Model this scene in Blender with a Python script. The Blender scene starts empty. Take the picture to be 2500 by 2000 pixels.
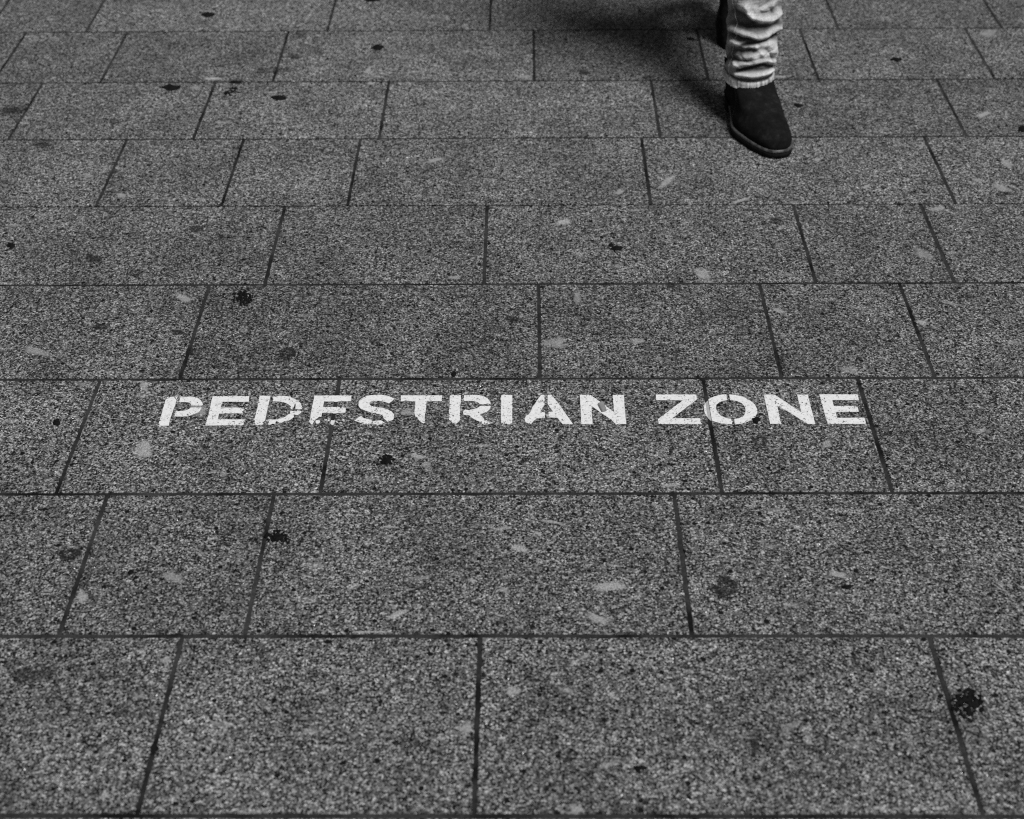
import bpy, bmesh, math, random
from mathutils import Vector, Matrix, noise
random.seed(7)
scene = bpy.context.scene
C = scene.collection

# ---------------------------------------------------------------- camera
PITCH, YAW, ROLL, CAM_H = 0.66425, 0.012194, -0.009440, 1.5
cp, sp, cy, sy = math.cos(PITCH), math.sin(PITCH), math.cos(YAW), math.sin(YAW)
fwd = Vector((-sy*cp, cy*cp, -sp)); rt = Vector((cy, sy, 0)); up = rt.cross(fwd)
r2 = rt*math.cos(ROLL) + up*math.sin(ROLL); u2 = -rt*math.sin(ROLL) + up*math.cos(ROLL)
cd = bpy.data.cameras.new('camera'); cam = bpy.data.objects.new('camera', cd); C.objects.link(cam)
cam.matrix_world = Matrix(((r2.x, u2.x, -fwd.x, 0), (r2.y, u2.y, -fwd.y, 0), (r2.z, u2.z, -fwd.z, CAM_H), (0, 0, 0, 1)))
cd.sensor_width = 36; cd.lens = 3480/2500*36; cd.clip_start = 0.05; cd.clip_end = 2000
cd.dof.use_dof = True; cd.dof.focus_distance = 2.50; cd.dof.aperture_fstop = 4.3
scene.camera = cam

# ---------------------------------------------------------------- light (black and white photograph: neutral sky)
SUN_EL, SUN_AZ = math.radians(66), math.radians(132)     # azimuth measured clockwise from +Y; light comes from the right, camera side
w = bpy.data.worlds.new('World'); scene.world = w; w.use_nodes = True
nt = w.node_tree; bg = nt.nodes['Background']
sk = nt.nodes.new('ShaderNodeTexSky'); sk.sky_type = 'NISHITA'; sk.sun_disc = False
sk.sun_elevation = SUN_EL; sk.sun_rotation = SUN_AZ
bw = nt.nodes.new('ShaderNodeRGBToBW')
nt.links.new(sk.outputs[0], bw.inputs[0]); nt.links.new(bw.outputs[0], bg.inputs[0]); bg.inputs[1].default_value = 0.05
sd = bpy.data.lights.new('sun', 'SUN'); sd.energy = 5.0; sd.angle = math.radians(20); sd.color = (1, 1, 1)
sun = bpy.data.objects.new('sun', sd); C.objects.link(sun)
sdir = Vector((math.sin(SUN_AZ)*math.cos(SUN_EL), math.cos(SUN_AZ)*math.cos(SUN_EL), math.sin(SUN_EL)))
sun.rotation_euler = sdir.to_track_quat('Z', 'Y').to_euler(); sun.location = (3, -3, 5)
scene.cycles.use_denoising = False; scene.cycles.filter_width = 1.15
vs = scene.view_settings; vs.view_transform = 'Standard'; vs.look = 'None'; vs.gamma = 1; vs.use_curve_mapping = False
vs.exposure = -0.72

# ---------------------------------------------------------------- measured layout of this pavement, in metres
LETTERS = [
  ('P',[[(-0.6217,1.9439),(-0.6198,1.9469),(-0.6171,1.9487),(-0.6151,1.9519),(-0.6124,1.9533),(-0.609,1.9524),(-0.6052,1.9465),(-0.6024,1.9427),(-0.6024,1.9352),(-0.6022,1.9267),(-0.6027,1.9167),(-0.6029,1.9077),(-0.6034,1.8983),(-0.6034,1.8921),(-0.6019,1.8727),(-0.6212,1.8727),(-0.6179,1.8756),(-0.6206,1.8808),(-0.6202,1.887),(-0.6205,1.9078),(-0.6213,1.9215),(-0.6212,1.9342)],[(-0.6214,1.9519),(-0.6177,1.953),(-0.6175,1.9503),(-0.6202,1.949)],[(-0.6077,1.9524),(-0.6027,1.9524),(-0.6028,1.9476),(-0.6041,1.9492),(-0.6053,1.9503)],[(-0.5982,1.9529),(-0.5859,1.9526),(-0.5802,1.9534),(-0.5733,1.9518),(-0.5667,1.9485),(-0.5613,1.9437),(-0.5572,1.9372),(-0.5542,1.9297),(-0.5571,1.9278),(-0.5741,1.9279),(-0.5761,1.933),(-0.5796,1.9362),(-0.5851,1.9375),(-0.597,1.9379)],[(-0.5741,1.9224),(-0.5553,1.9229),(-0.5557,1.916),(-0.5579,1.9102),(-0.5623,1.906),(-0.5681,1.9019),(-0.5733,1.8988),(-0.584,1.8972),(-0.5973,1.897),(-0.5979,1.9119),(-0.587,1.9129),(-0.5808,1.9145),(-0.5763,1.9182)]]),
  ('E',[[(-0.5418,1.9544),(-0.5262,1.9543),(-0.5243,1.9524),(-0.5229,1.9543),(-0.4784,1.9541),(-0.4766,1.938),(-0.5222,1.9382),(-0.5225,1.9222),(-0.4829,1.9216),(-0.4818,1.9058),(-0.5097,1.9059),(-0.5119,1.9075),(-0.5142,1.9054),(-0.5226,1.9054),(-0.5222,1.8898),(-0.4763,1.8891),(-0.4761,1.8734),(-0.4973,1.8734),(-0.4996,1.8753),(-0.5024,1.8732),(-0.5406,1.8728),(-0.5403,1.8785),(-0.5401,1.8846),(-0.5402,1.9054),(-0.5407,1.9181),(-0.5413,1.9329)]]),
  ('D',[[(-0.4604,1.955),(-0.4416,1.9549),(-0.4416,1.9433),(-0.4418,1.9262),(-0.4416,1.9177),(-0.4416,1.9041),(-0.4411,1.8864),(-0.4445,1.8813),(-0.4428,1.8761),(-0.4454,1.8739),(-0.4556,1.8739),(-0.458,1.8793),(-0.4578,1.8844),(-0.4604,1.8885),(-0.4595,1.9041),(-0.4595,1.922)],[(-0.4372,1.954),(-0.4319,1.9513),(-0.4274,1.9548),(-0.4175,1.9548),(-0.4073,1.9518),(-0.3986,1.9458),(-0.3913,1.9399),(-0.3861,1.9324),(-0.3827,1.9228),(-0.3823,1.917),(-0.3937,1.9171),(-0.3953,1.9324),(-0.3969,1.9324),(-0.3975,1.9218),(-0.4002,1.9168),(-0.4028,1.9197),(-0.4022,1.925),(-0.4071,1.9303),(-0.415,1.9357),(-0.4226,1.9384),(-0.4318,1.939),(-0.4358,1.939)],[(-0.4018,1.9118),(-0.3826,1.9118),(-0.3832,1.906),(-0.3877,1.9008),(-0.3944,1.9019),(-0.3936,1.8956),(-0.3968,1.8904),(-0.4013,1.8858),(-0.4082,1.8843),(-0.4122,1.8801),(-0.4167,1.8802),(-0.4219,1.8853),(-0.4233,1.8771),(-0.4278,1.8771),(-0.4318,1.8735),(-0.4365,1.8751),(-0.4336,1.8812),(-0.4368,1.8885),(-0.4224,1.889),(-0.4151,1.892),(-0.4079,1.8967),(-0.4059,1.9009),(-0.4018,1.9045)]]),
  ('E',[[(-0.3655,1.9554),(-0.3013,1.9552),(-0.3014,1.9389),(-0.323,1.9389),(-0.3241,1.937),(-0.328,1.9368),(-0.3309,1.9386),(-0.3472,1.9387),(-0.3468,1.9233),(-0.3305,1.9227),(-0.3076,1.9219),(-0.3075,1.9073),(-0.3178,1.9069),(-0.3234,1.9051),(-0.328,1.9051),(-0.3308,1.9074),(-0.334,1.9067),(-0.347,1.9067),(-0.347,1.8955),(-0.3507,1.8965),(-0.3536,1.8913),(-0.3575,1.8862),(-0.3588,1.88),(-0.3603,1.8743),(-0.3661,1.8821),(-0.3654,1.8903),(-0.366,1.9112),(-0.3661,1.926),(-0.3657,1.9398)],[(-0.3556,1.8862),(-0.3493,1.8872),(-0.3475,1.883),(-0.3484,1.8789),(-0.3519,1.8761),(-0.3549,1.88)],[(-0.3411,1.8887),(-0.3373,1.8892),(-0.3356,1.8861),(-0.3401,1.8856)],[(-0.3357,1.8866),(-0.3328,1.8892),(-0.331,1.8851),(-0.3341,1.884)],[(-0.3384,1.8815),(-0.3354,1.884),(-0.3337,1.8799)],[(-0.3298,1.8887),(-0.3236,1.8881),(-0.3225,1.884),(-0.3233,1.8758),(-0.3268,1.8753),(-0.3305,1.8799)],[(-0.3214,1.885),(-0.3164,1.8809),(-0.3188,1.8794)],[(-0.3119,1.8871),(-0.3089,1.8896),(-0.306,1.886),(-0.3091,1.885)],[(-0.3135,1.8809),(-0.3113,1.8814),(-0.3106,1.8768)]]),
  ('S',[[(-0.2259,1.9457),(-0.2348,1.9326),(-0.2416,1.9366),(-0.2525,1.9402),(-0.2631,1.9397),(-0.2681,1.936),(-0.2681,1.9307),(-0.2652,1.926),(-0.2552,1.9227),(-0.2452,1.9204),(-0.236,1.9161),(-0.2291,1.9108),(-0.224,1.9023),(-0.2226,1.8938),(-0.2253,1.8867),(-0.2292,1.8848),(-0.233,1.8816),(-0.2387,1.8887),(-0.2415,1.8926),(-0.2419,1.8978),(-0.2454,1.9014),(-0.2537,1.9043),(-0.2637,1.9076),(-0.273,1.9122),(-0.2816,1.9175),(-0.2859,1.9248),(-0.2872,1.9341),(-0.2862,1.9414),(-0.2819,1.9481),(-0.2742,1.9541),(-0.2621,1.9568),(-0.2481,1.9568),(-0.2371,1.9534)],[(-0.2794,1.8979),(-0.2736,1.8914),(-0.2686,1.8898),(-0.2612,1.8874),(-0.26,1.8829),(-0.2537,1.8848),(-0.245,1.8861),(-0.238,1.8796),(-0.2442,1.8758),(-0.2496,1.8733),(-0.2578,1.8765),(-0.2674,1.8752),(-0.273,1.8759),(-0.2815,1.8804),(-0.29,1.8853),(-0.285,1.8927)]]),
  ('T',[[(-0.2155,1.9553),(-0.1443,1.9551),(-0.1444,1.9386),(-0.1706,1.9384),(-0.1703,1.9185),(-0.1708,1.9054),(-0.1714,1.8936),(-0.1702,1.8794),(-0.1729,1.8769),(-0.1763,1.8807),(-0.1806,1.8859),(-0.1835,1.8937),(-0.1873,1.8963),(-0.1889,1.9028),(-0.1894,1.9185),(-0.1898,1.9384),(-0.2148,1.9392)]]),
  ('R',[[(-0.1308,1.9554),(-0.1119,1.9554),(-0.1115,1.9382),(-0.1124,1.9223),(-0.1118,1.9104),(-0.1113,1.8857),(-0.1141,1.8806),(-0.1176,1.8767),(-0.1237,1.8787),(-0.1263,1.8845),(-0.1296,1.887),(-0.1307,1.9026),(-0.1302,1.921),(-0.1307,1.9382)],[(-0.1068,1.9549),(-0.0955,1.9563),(-0.0799,1.9553),(-0.0707,1.9508),(-0.0649,1.9447),(-0.061,1.9367),(-0.0595,1.93),(-0.0784,1.9301),(-0.0818,1.9348),(-0.0876,1.9384),(-0.0966,1.9392),(-0.106,1.9388)],[(-0.0783,1.9251),(-0.0596,1.9247),(-0.0615,1.9155),(-0.0658,1.909),(-0.073,1.9044),(-0.0778,1.9025),(-0.0748,1.8972),(-0.0706,1.8895),(-0.0701,1.8843),(-0.0657,1.8856),(-0.062,1.8804),(-0.0591,1.8755),(-0.0651,1.8753),(-0.0699,1.874),(-0.0756,1.8779),(-0.0765,1.8817),(-0.083,1.885),(-0.0887,1.8902),(-0.092,1.8934),(-0.0971,1.8999),(-0.106,1.901),(-0.1063,1.9117),(-0.1032,1.915),(-0.0983,1.9137),(-0.0903,1.9156),(-0.0838,1.9189),(-0.0795,1.9222)]]),
  ('I',[[(-0.0422,1.9557),(-0.0232,1.9556),(-0.0229,1.9049),(-0.0229,1.8803),(-0.0227,1.8745),(-0.0331,1.8758),(-0.0387,1.8746),(-0.0416,1.8803),(-0.0423,1.9102)]]),
  ('A',[[(0.0266,1.956),(0.0323,1.9557),(0.0322,1.9284),(0.0247,1.9095),(0.0325,1.9071),(0.0328,1.8919),(0.0183,1.8907),(0.0129,1.883),(0.0095,1.8746),(0.0047,1.8769),(-0.0001,1.88),(-0.002,1.8893),(0.0009,1.8978),(0.0058,1.9017),(0.0087,1.9095),(0.0112,1.9206),(0.0176,1.9348)],[(0.038,1.956),(0.0444,1.9557),(0.0548,1.9347),(0.0641,1.9125),(0.0733,1.8906),(0.0796,1.8748),(0.0623,1.8749),(0.0577,1.8829),(0.0535,1.8922),(0.0386,1.893),(0.0388,1.9082),(0.0466,1.9094),(0.0376,1.93)]]),
  ('N',[[(0.0936,1.9558),(0.1123,1.9554),(0.1273,1.9369),(0.1503,1.9075),(0.1502,1.9553),(0.1694,1.9552),(0.1691,1.9153),(0.1692,1.8746),(0.152,1.8746),(0.1444,1.8865),(0.1288,1.9044),(0.1126,1.9242),(0.1124,1.8747),(0.0935,1.8748),(0.0938,1.9156)]]),
  ('Z',[[(0.2247,1.9562),(0.2945,1.956),(0.2944,1.9428),(0.2478,1.8901),(0.2945,1.8902),(0.2946,1.8742),(0.2235,1.8747),(0.2234,1.8878),(0.27,1.9396),(0.2245,1.9403)]]),
  ('O',[[(0.3466,1.956),(0.3377,1.9555),(0.3254,1.9507),(0.3148,1.9427),(0.308,1.9339),(0.3042,1.9196),(0.3039,1.907),(0.3066,1.8953),(0.3119,1.886),(0.3199,1.8798),(0.329,1.8759),(0.3469,1.8736),(0.3467,1.8879),(0.3383,1.8906),(0.3303,1.8968),(0.3256,1.907),(0.3244,1.918),(0.3264,1.9275),(0.3325,1.9346),(0.3398,1.9386),(0.3463,1.9399)],[(0.3515,1.9559),(0.3622,1.9549),(0.3743,1.9497),(0.3848,1.9393),(0.3921,1.9273),(0.3943,1.9146),(0.3929,1.9036),(0.3877,1.8927),(0.3777,1.8827),(0.3654,1.8758),(0.3517,1.8733),(0.352,1.8879),(0.3603,1.8897),(0.3676,1.8944),(0.372,1.9021),(0.3741,1.9115),(0.3743,1.921),(0.3702,1.9313),(0.3621,1.9377),(0.3512,1.9402)]]),
  ('N',[[(0.4107,1.9553),(0.4291,1.9552),(0.4465,1.9335),(0.4681,1.9058),(0.4683,1.9551),(0.4865,1.955),(0.4864,1.9143),(0.4865,1.8739),(0.4742,1.874),(0.4653,1.884),(0.4482,1.905),(0.4296,1.924),(0.4294,1.8744),(0.411,1.8745),(0.4111,1.9161)]]),
  ('E',[[(0.5065,1.9557),(0.5722,1.9555),(0.5719,1.9394),(0.5263,1.9396),(0.5259,1.9234),(0.5659,1.9228),(0.5654,1.907),(0.5262,1.9067),(0.5259,1.8908),(0.572,1.8906),(0.5717,1.874),(0.5073,1.8742),(0.5067,1.9143)]])]
SPOTS = [('g',-0.8417,3.6171,0.0152,-0.0002,0.0025,-0.0142),('g',-0.3731,3.4035,0.0132,-0.0001,0.0012,-0.0144),('g',-0.8527,3.1751,0.0172,-0.0002,0.003,-0.0156),('c',-0.6997,3.1503,0.0217,-0.0002,0.0031,-0.0193),('g',-0.585,3.1186,0.0147,-0.0001,0.0015,-0.0114),('g',-0.7005,3.2051,0.015,-0.0001,0.0011,-0.0066),('g',-1.0331,2.4522,0.0067,-0.0,0.0026,-0.0091),('c',-0.5384,2.2606,0.0172,-0.0001,0.0033,-0.021),('g',0.1806,2.4362,0.0095,-0.0001,-0.0004,-0.0081),('c',-0.2267,1.7821,0.0117,-0.0,0.0008,-0.0108),('c',-0.3822,1.5993,0.0153,-0.0,0.0017,-0.0127),('g',0.4712,1.4903,0.0077,-0.0,-0.0007,-0.0039),('c',0.5944,1.2718,0.0198,0.0,-0.0052,-0.0212),('g',0.1464,1.1647,0.0086,0.0,-0.0002,-0.003),('g',-0.7946,1.8821,0.0048,-0.0,0.0023,-0.009),('g',-0.1271,2.0171,0.0038,-0.0,0.0002,-0.0056),('g',1.1264,2.9432,0.0086,-0.0001,-0.0038,-0.0139),('g',0.4223,3.4475,0.0085,-0.0001,-0.0007,-0.0073),('g',0.6391,3.0675,0.0089,-0.0001,-0.0011,-0.0074),('g',-0.59,1.5232,0.0036,-0.0,0.001,-0.0045),('g',0.3888,1.8851,0.0056,-0.0,-0.0011,-0.0083),('g',-0.4108,3.712,0.0167,-0.0002,0.0008,-0.0099),('g',0.9197,3.3166,0.0117,-0.0001,-0.002,-0.0097),('g',0.1717,2.4471,0.0043,-0.0,-0.0003,-0.0063)]
STAINS = [(-0.5774,3.479,0.0159,-0.0002,0.0037,-0.0297),(-1.2013,3.0565,0.0235,-0.0002,0.0063,-0.0221),(-0.8548,2.4029,0.0161,-0.0001,0.0038,-0.0158),(-0.0233,2.1866,0.0159,-0.0001,0.0001,-0.0139),(0.2937,1.4915,0.0181,-0.0,-0.0022,-0.0194),(-0.6256,3.2715,0.0375,-0.0004,0.0023,-0.0163),(-0.6043,2.0878,0.0086,-0.0,0.0035,-0.019),(0.515,2.5432,0.0136,-0.0001,-0.0018,-0.0133),(0.3012,3.2194,0.0184,-0.0002,-0.0009,-0.0132),(0.1423,3.2531,0.0151,-0.0001,-0.0005,-0.0161),(0.61,1.7007,0.0172,-0.0,-0.001,-0.0045),(-0.4289,2.0798,0.0146,-0.0001,0.0025,-0.0189),(-0.6889,1.3232,0.0297,-0.0,0.0047,-0.0171),(-0.5454,1.2561,0.0192,0.0,0.0027,-0.0122),(-0.7836,2.1668,0.0132,-0.0001,0.0022,-0.0092),(-0.693,1.562,0.0181,-0.0,0.0031,-0.0124),(-0.5768,3.3485,0.0179,-0.0002,0.0018,-0.0141),(-0.6706,2.5165,0.0127,-0.0001,0.0024,-0.0131),(-0.761,2.3485,0.014,-0.0001,0.0026,-0.012),(-0.639,2.1478,0.0114,-0.0,0.0015,-0.0076),(-1.0852,2.885,0.0215,-0.0002,0.0042,-0.0159),(0.6016,3.4222,0.012,-0.0001,-0.0011,-0.0087),(0.4553,2.0547,0.0059,-0.0,-0.005,-0.0354),(0.3119,1.8161,0.0039,-0.0,-0.0032,-0.0304),(0.3878,1.8282,0.0118,-0.0,-0.0024,-0.0185),(0.5102,3.1112,0.0146,-0.0001,-0.0015,-0.0126),(-0.8313,3.652,0.0064,-0.0001,0.0011,-0.0064),(1.004,2.6496,0.0149,-0.0001,-0.0026,-0.01),(0.2795,2.3026,0.0091,-0.0,-0.0009,-0.0116),(0.2997,1.2007,0.0062,0.0,-0.002,-0.0154),(-0.9502,2.9984,0.0132,-0.0001,0.0033,-0.0144)]
FLECKS = [(0.0789,2.5403,0.0136,-0.0001,-0.0003,-0.0133,1),(0.3441,2.3393,0.0121,-0.0144,-0.006,-0.0146,0.8),(-0.1345,2.3299,0.0129,-0.0001,0.0003,-0.0084,0.7),(0.0978,2.2592,0.0072,-0.0,-0.0007,-0.0226,0.6),(-0.6498,2.2611,0.018,-0.0131,-0.0009,-0.0132,0.8),(-0.4344,2.2601,0.0054,-0.0,0.0006,-0.0049,0.7),(-0.8835,2.0889,0.028,-0.0115,0.0011,-0.0099,0.6),(-0.631,1.8099,0.0142,-0.0,0.0051,-0.0244,0.9),(-0.1768,1.7917,0.0171,-0.0047,-0.0003,-0.006,0.9),(0.0547,2.1118,0.0241,-0.0001,-0.0003,-0.0148,0.6),(0.2014,2.1171,0.0129,-0.0001,-0.0006,-0.0089,0.7),(0.3043,2.7075,0.0233,0.0298,0.0027,-0.0102,0.8),(0.1982,2.6611,0.0118,0.0082,0.0012,-0.0095,0.8),(-0.1993,2.8048,0.0187,0.0106,0.0017,-0.0095,0.8),(0.4497,2.6233,0.0235,0.0117,0.0001,-0.0067,0.9),(0.6392,2.8006,0.0119,0.0041,-0.0006,-0.0075,0.8),(0.7234,2.6799,0.0106,0.0035,-0.0007,-0.007,0.9),(1.0566,3.0149,0.0218,0.0111,-0.0015,-0.0116,0.9),(1.0089,2.6759,0.0136,-0.0126,-0.0059,-0.0133,0.7),(0.8552,2.5873,0.0186,0.0048,-0.0014,-0.0086,0.8),(0.7869,2.4114,0.0136,-0.015,-0.0074,-0.0159,0.5),(0.4733,2.2126,0.0121,-0.0087,-0.0023,-0.0066,0.8),(0.7302,2.174,0.0112,-0.0038,-0.0022,-0.0068,0.9),(0.8014,2.2349,0.0159,-0.0087,-0.0021,-0.0054,0.5),(-0.0383,1.6169,0.0197,0.0025,0.0003,-0.0048,0.6),(0.0425,1.6318,0.0196,-0.0041,-0.0004,-0.0038,0.8),(0.0187,1.6061,0.0069,-0.0059,-0.0013,-0.0032,0.9),(-0.0104,1.5735,0.0162,-0.0085,-0.0019,-0.0078,0.9),(-0.1848,1.4363,0.0137,0.0092,0.0021,-0.0051,1),(-0.0791,1.5047,0.008,-0.0041,-0.001,-0.0042,0.9),(0.1227,1.4917,0.0224,0.0027,0.0001,-0.0087,0.9),(0.1019,1.4277,0.0175,-0.0089,-0.0024,-0.0079,0.8),(-0.5245,1.5121,0.0197,-0.0047,0.0007,-0.0098,0.6),(-0.6494,1.472,0.0084,-0.0,0.0035,-0.0144,0.8),(-0.2217,1.402,0.0305,-0.0,0.0002,-0.0018,0.9),(-0.0181,1.2933,0.0091,-0.0,0.0,-0.0084,0.8),(-0.0789,1.228,0.0056,-0.004,-0.005,-0.0117,0.7),(0.2296,1.7186,0.0145,0.0019,-0.0001,-0.0052,0.7),(0.4633,1.5169,0.0139,-0.0057,-0.0024,-0.0067,0.8),(-0.5353,1.1212,0.0054,0.0,0.0013,-0.0058,0.7),(0.0636,1.1002,0.0103,-0.0033,-0.0012,-0.0048,0.8),(0.0811,1.3552,0.01,0.0075,0.0012,-0.003,0.6),(-0.7638,3.2243,0.0232,-0.0002,0.0014,-0.008,1.1),(-0.204,3.5878,0.0059,-0.0216,-0.0041,-0.0062,0.8),(-0.3856,3.2691,0.0083,0.0156,0.0043,-0.0112,0.8),(-0.3734,3.1941,0.008,-0.0001,0.0007,-0.0079,0.9),(0.4189,3.6727,0.0155,0.0032,-0.0006,-0.0112,0.8),(-0.0029,3.2277,0.0196,0.0022,0.0002,-0.0093,0.7),(1.1887,3.4747,0.0225,0.0086,-0.0043,-0.0233,0.6),(0.6188,3.2217,0.0166,-0.0036,-0.0014,-0.0079,0.7),(0.4964,1.8205,0.0094,-0.0,-0.0018,-0.0111,0.7),(-0.668,1.9857,0.008,-0.0143,-0.004,-0.0048,0.7),(-0.5584,1.9179,0.0169,-0.009,-0.0007,-0.016,0.7),(-0.1996,1.9063,0.0162,-0.0,0.0004,-0.0065,0.7),(0.5724,2.0258,0.0155,-0.0049,-0.0039,-0.0138,0.5),(-0.0722,1.8195,0.0196,-0.0001,0.0001,-0.0031,0.6),(-0.2109,1.6215,0.0088,-0.0,0.0002,-0.0032,0.7),(-0.0332,1.485,0.0099,-0.005,-0.001,-0.0041,0.6),(-0.1568,1.5107,0.0155,-0.0,0.0002,-0.003,0.5),(-0.7953,3.1745,0.0115,-0.0001,0.0019,-0.0104,0.6),(-0.857,2.6541,0.0111,-0.0001,0.0022,-0.0101,0.7),(-0.9488,2.7416,0.0104,-0.0001,0.0025,-0.0106,0.6),(0.3654,3.1898,0.008,-0.0001,-0.0006,-0.0065,0.6),(0.9685,2.707,0.0126,-0.0081,-0.003,-0.008,0.6),(-0.5029,1.3492,0.0063,0.0015,0.0023,-0.0069,0.6),(0.1321,1.7386,0.0046,-0.0,-0.0002,-0.0047,0.6),(0.3475,1.2297,0.0121,0.008,0.0021,-0.0069,0.4),(0.1801,2.371,0.0056,-0.0,-0.0004,-0.0069,0.6),(0.3755,1.1701,0.0075,0.0024,0.0001,-0.0022,0.5),(0.1056,1.1699,0.0118,0.0052,0.0007,-0.0028,0.5),(-0.16,1.7688,0.0077,-0.0,0.0004,-0.0083,0.5),(-0.4357,1.467,0.0049,-0.0,0.0011,-0.0067,0.5),(-0.4891,1.7458,0.0062,-0.0,0.001,-0.0059,0.5),(1.0487,2.7803,0.0063,-0.0207,-0.0077,-0.0114,0.7)]
PIECE = [(0.123, 1.9289), (0.1321, 1.9358), (0.1385, 1.9099), (0.1294, 1.906)]

# rows of paving: near edge, far edge, joint positions inside the frame
YB = [0.487, 0.789, 1.091, 1.395, 1.700, 2.0045, 2.308, 2.609, 2.910, 3.206, 3.508, 3.810, 4.112]
JX = {1.091: [-0.489, -0.066, 0.570], 1.395: [-0.666, -0.401, 0.235], 1.700: [-0.749, -0.327, 0.311, 0.581],
      2.0045: [-0.609, 0.025, 0.449, 0.717], 2.308: [-0.503, -0.080, 0.558, 0.823],
      2.609: [-0.901, -0.637, -0.372, 0.262, 0.897], 2.910: [-1.171, -0.751, -0.330, 0.304, 0.993],
      3.206: [-1.294, -1.031, -0.612, 0.022, 0.443, 0.709, 1.133],
      3.508: [-1.400, -1.140, -0.512, -0.092, 0.543, 0.809, 1.229], 0.789: [-0.585, 0.05, 0.47]}

# ---------------------------------------------------------------- helpers
def tag(o, label=None, cat=None, group=None, kind=None):
    if label: o['label'] = label
    if cat: o['category'] = cat
    if group: o['group'] = group
    if kind: o['kind'] = kind
    return o
def link(name, me, mat=None, parent=None, smooth=False):
    o = bpy.data.objects.new(name, me); C.objects.link(o)
    if mat and not me.materials: me.materials.append(mat)
    if parent: o.parent = parent
    if smooth:
        for p in me.polygons: p.use_smooth = True
    return o
def mesh(name, v, f):
    me = bpy.data.meshes.new(name); me.from_pydata([tuple(a) for a in v], [], f); me.update(); return me

class N:
    """small node-building helper"""
    def __init__(s, name, rough=0.8, spec=0.3):
        s.m = bpy.data.materials.new(name); s.m.use_nodes = True; s.t = s.m.node_tree
        s.b = s.t.nodes['Principled BSDF']; s.out = s.t.nodes['Material Output']
        s.b.inputs['Roughness'].default_value = rough; s.b.inputs['Specular IOR Level'].default_value = spec
    def n(s, t, **k):
        nd = s.t.nodes.new('ShaderNode'+t)
        for a, b in k.items(): setattr(nd, a, b)
        return nd
    def l(s, a, b): s.t.links.new(a, b)
    def put(s, sock, v):
        if isinstance(v, bpy.types.NodeSocket): s.l(v, sock)
        else: sock.default_value = v
    def math(s, op, a, b=0.0, c=None, clamp=False):
        nd = s.n('Math', operation=op, use_clamp=clamp); s.put(nd.inputs[0], a); s.put(nd.inputs[1], b)
        if c is not None: s.put(nd.inputs[2], c)
        return nd.outputs[0]
    def vmath(s, op, a, b):
        nd = s.n('VectorMath', operation=op); s.put(nd.inputs[0], a); s.put(nd.inputs[1], b); return nd.outputs[0]
    def noise(s, co, scale, detail=2, rough=0.5):
        nd = s.n('TexNoise'); s.l(co, nd.inputs['Vector']); nd.inputs['Scale'].default_value = scale
        nd.inputs['Detail'].default_value = detail; nd.inputs['Roughness'].default_value = rough; return nd.outputs['Fac']
    def step(s, x, a, b, lo=0.0, hi=1.0):
        nd = s.n('MapRange', interpolation_type='SMOOTHSTEP'); s.put(nd.inputs[0], x)
        nd.inputs[1].default_value = a; nd.inputs[2].default_value = b; nd.inputs[3].default_value = lo; nd.inputs[4].default_value = hi
        return nd.outputs[0]
    def ramp(s, x, pts, interp='LINEAR'):
        nd = s.n('ValToRGB'); s.put(nd.inputs[0], x); cr = nd.color_ramp; cr.interpolation = interp
        while len(cr.elements) < len(pts): cr.elements.new(0.5)
        for e, (p, v) in zip(cr.elements, pts): e.position = p; e.color = (v, v, v, 1)
        return nd.outputs[0]
    def mix(s, f, a, b):
        nd = s.n('Mix', data_type='FLOAT'); s.put(nd.inputs[0], f); s.put(nd.inputs[2], a); s.put(nd.inputs[3], b); return nd.outputs[0]
    def col(s, v):
        if isinstance(v, (int, float)): s.b.inputs['Base Color'].default_value = (v, v, v, 1)
        else: s.l(v, s.b.inputs['Base Color'])
    def bump(s, h, strength, dist):
        nd = s.n('Bump'); s.l(h, nd.inputs['Height']); nd.inputs['Strength'].default_value = strength
        nd.inputs['Distance'].default_value = dist; s.l(nd.outputs[0], s.b.inputs['Normal'])
    def alpha(s, a):
        s.put(s.b.inputs['Alpha'], a)
    def xyz(s):
        return s.n('TexCoord').outputs['Object']

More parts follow.
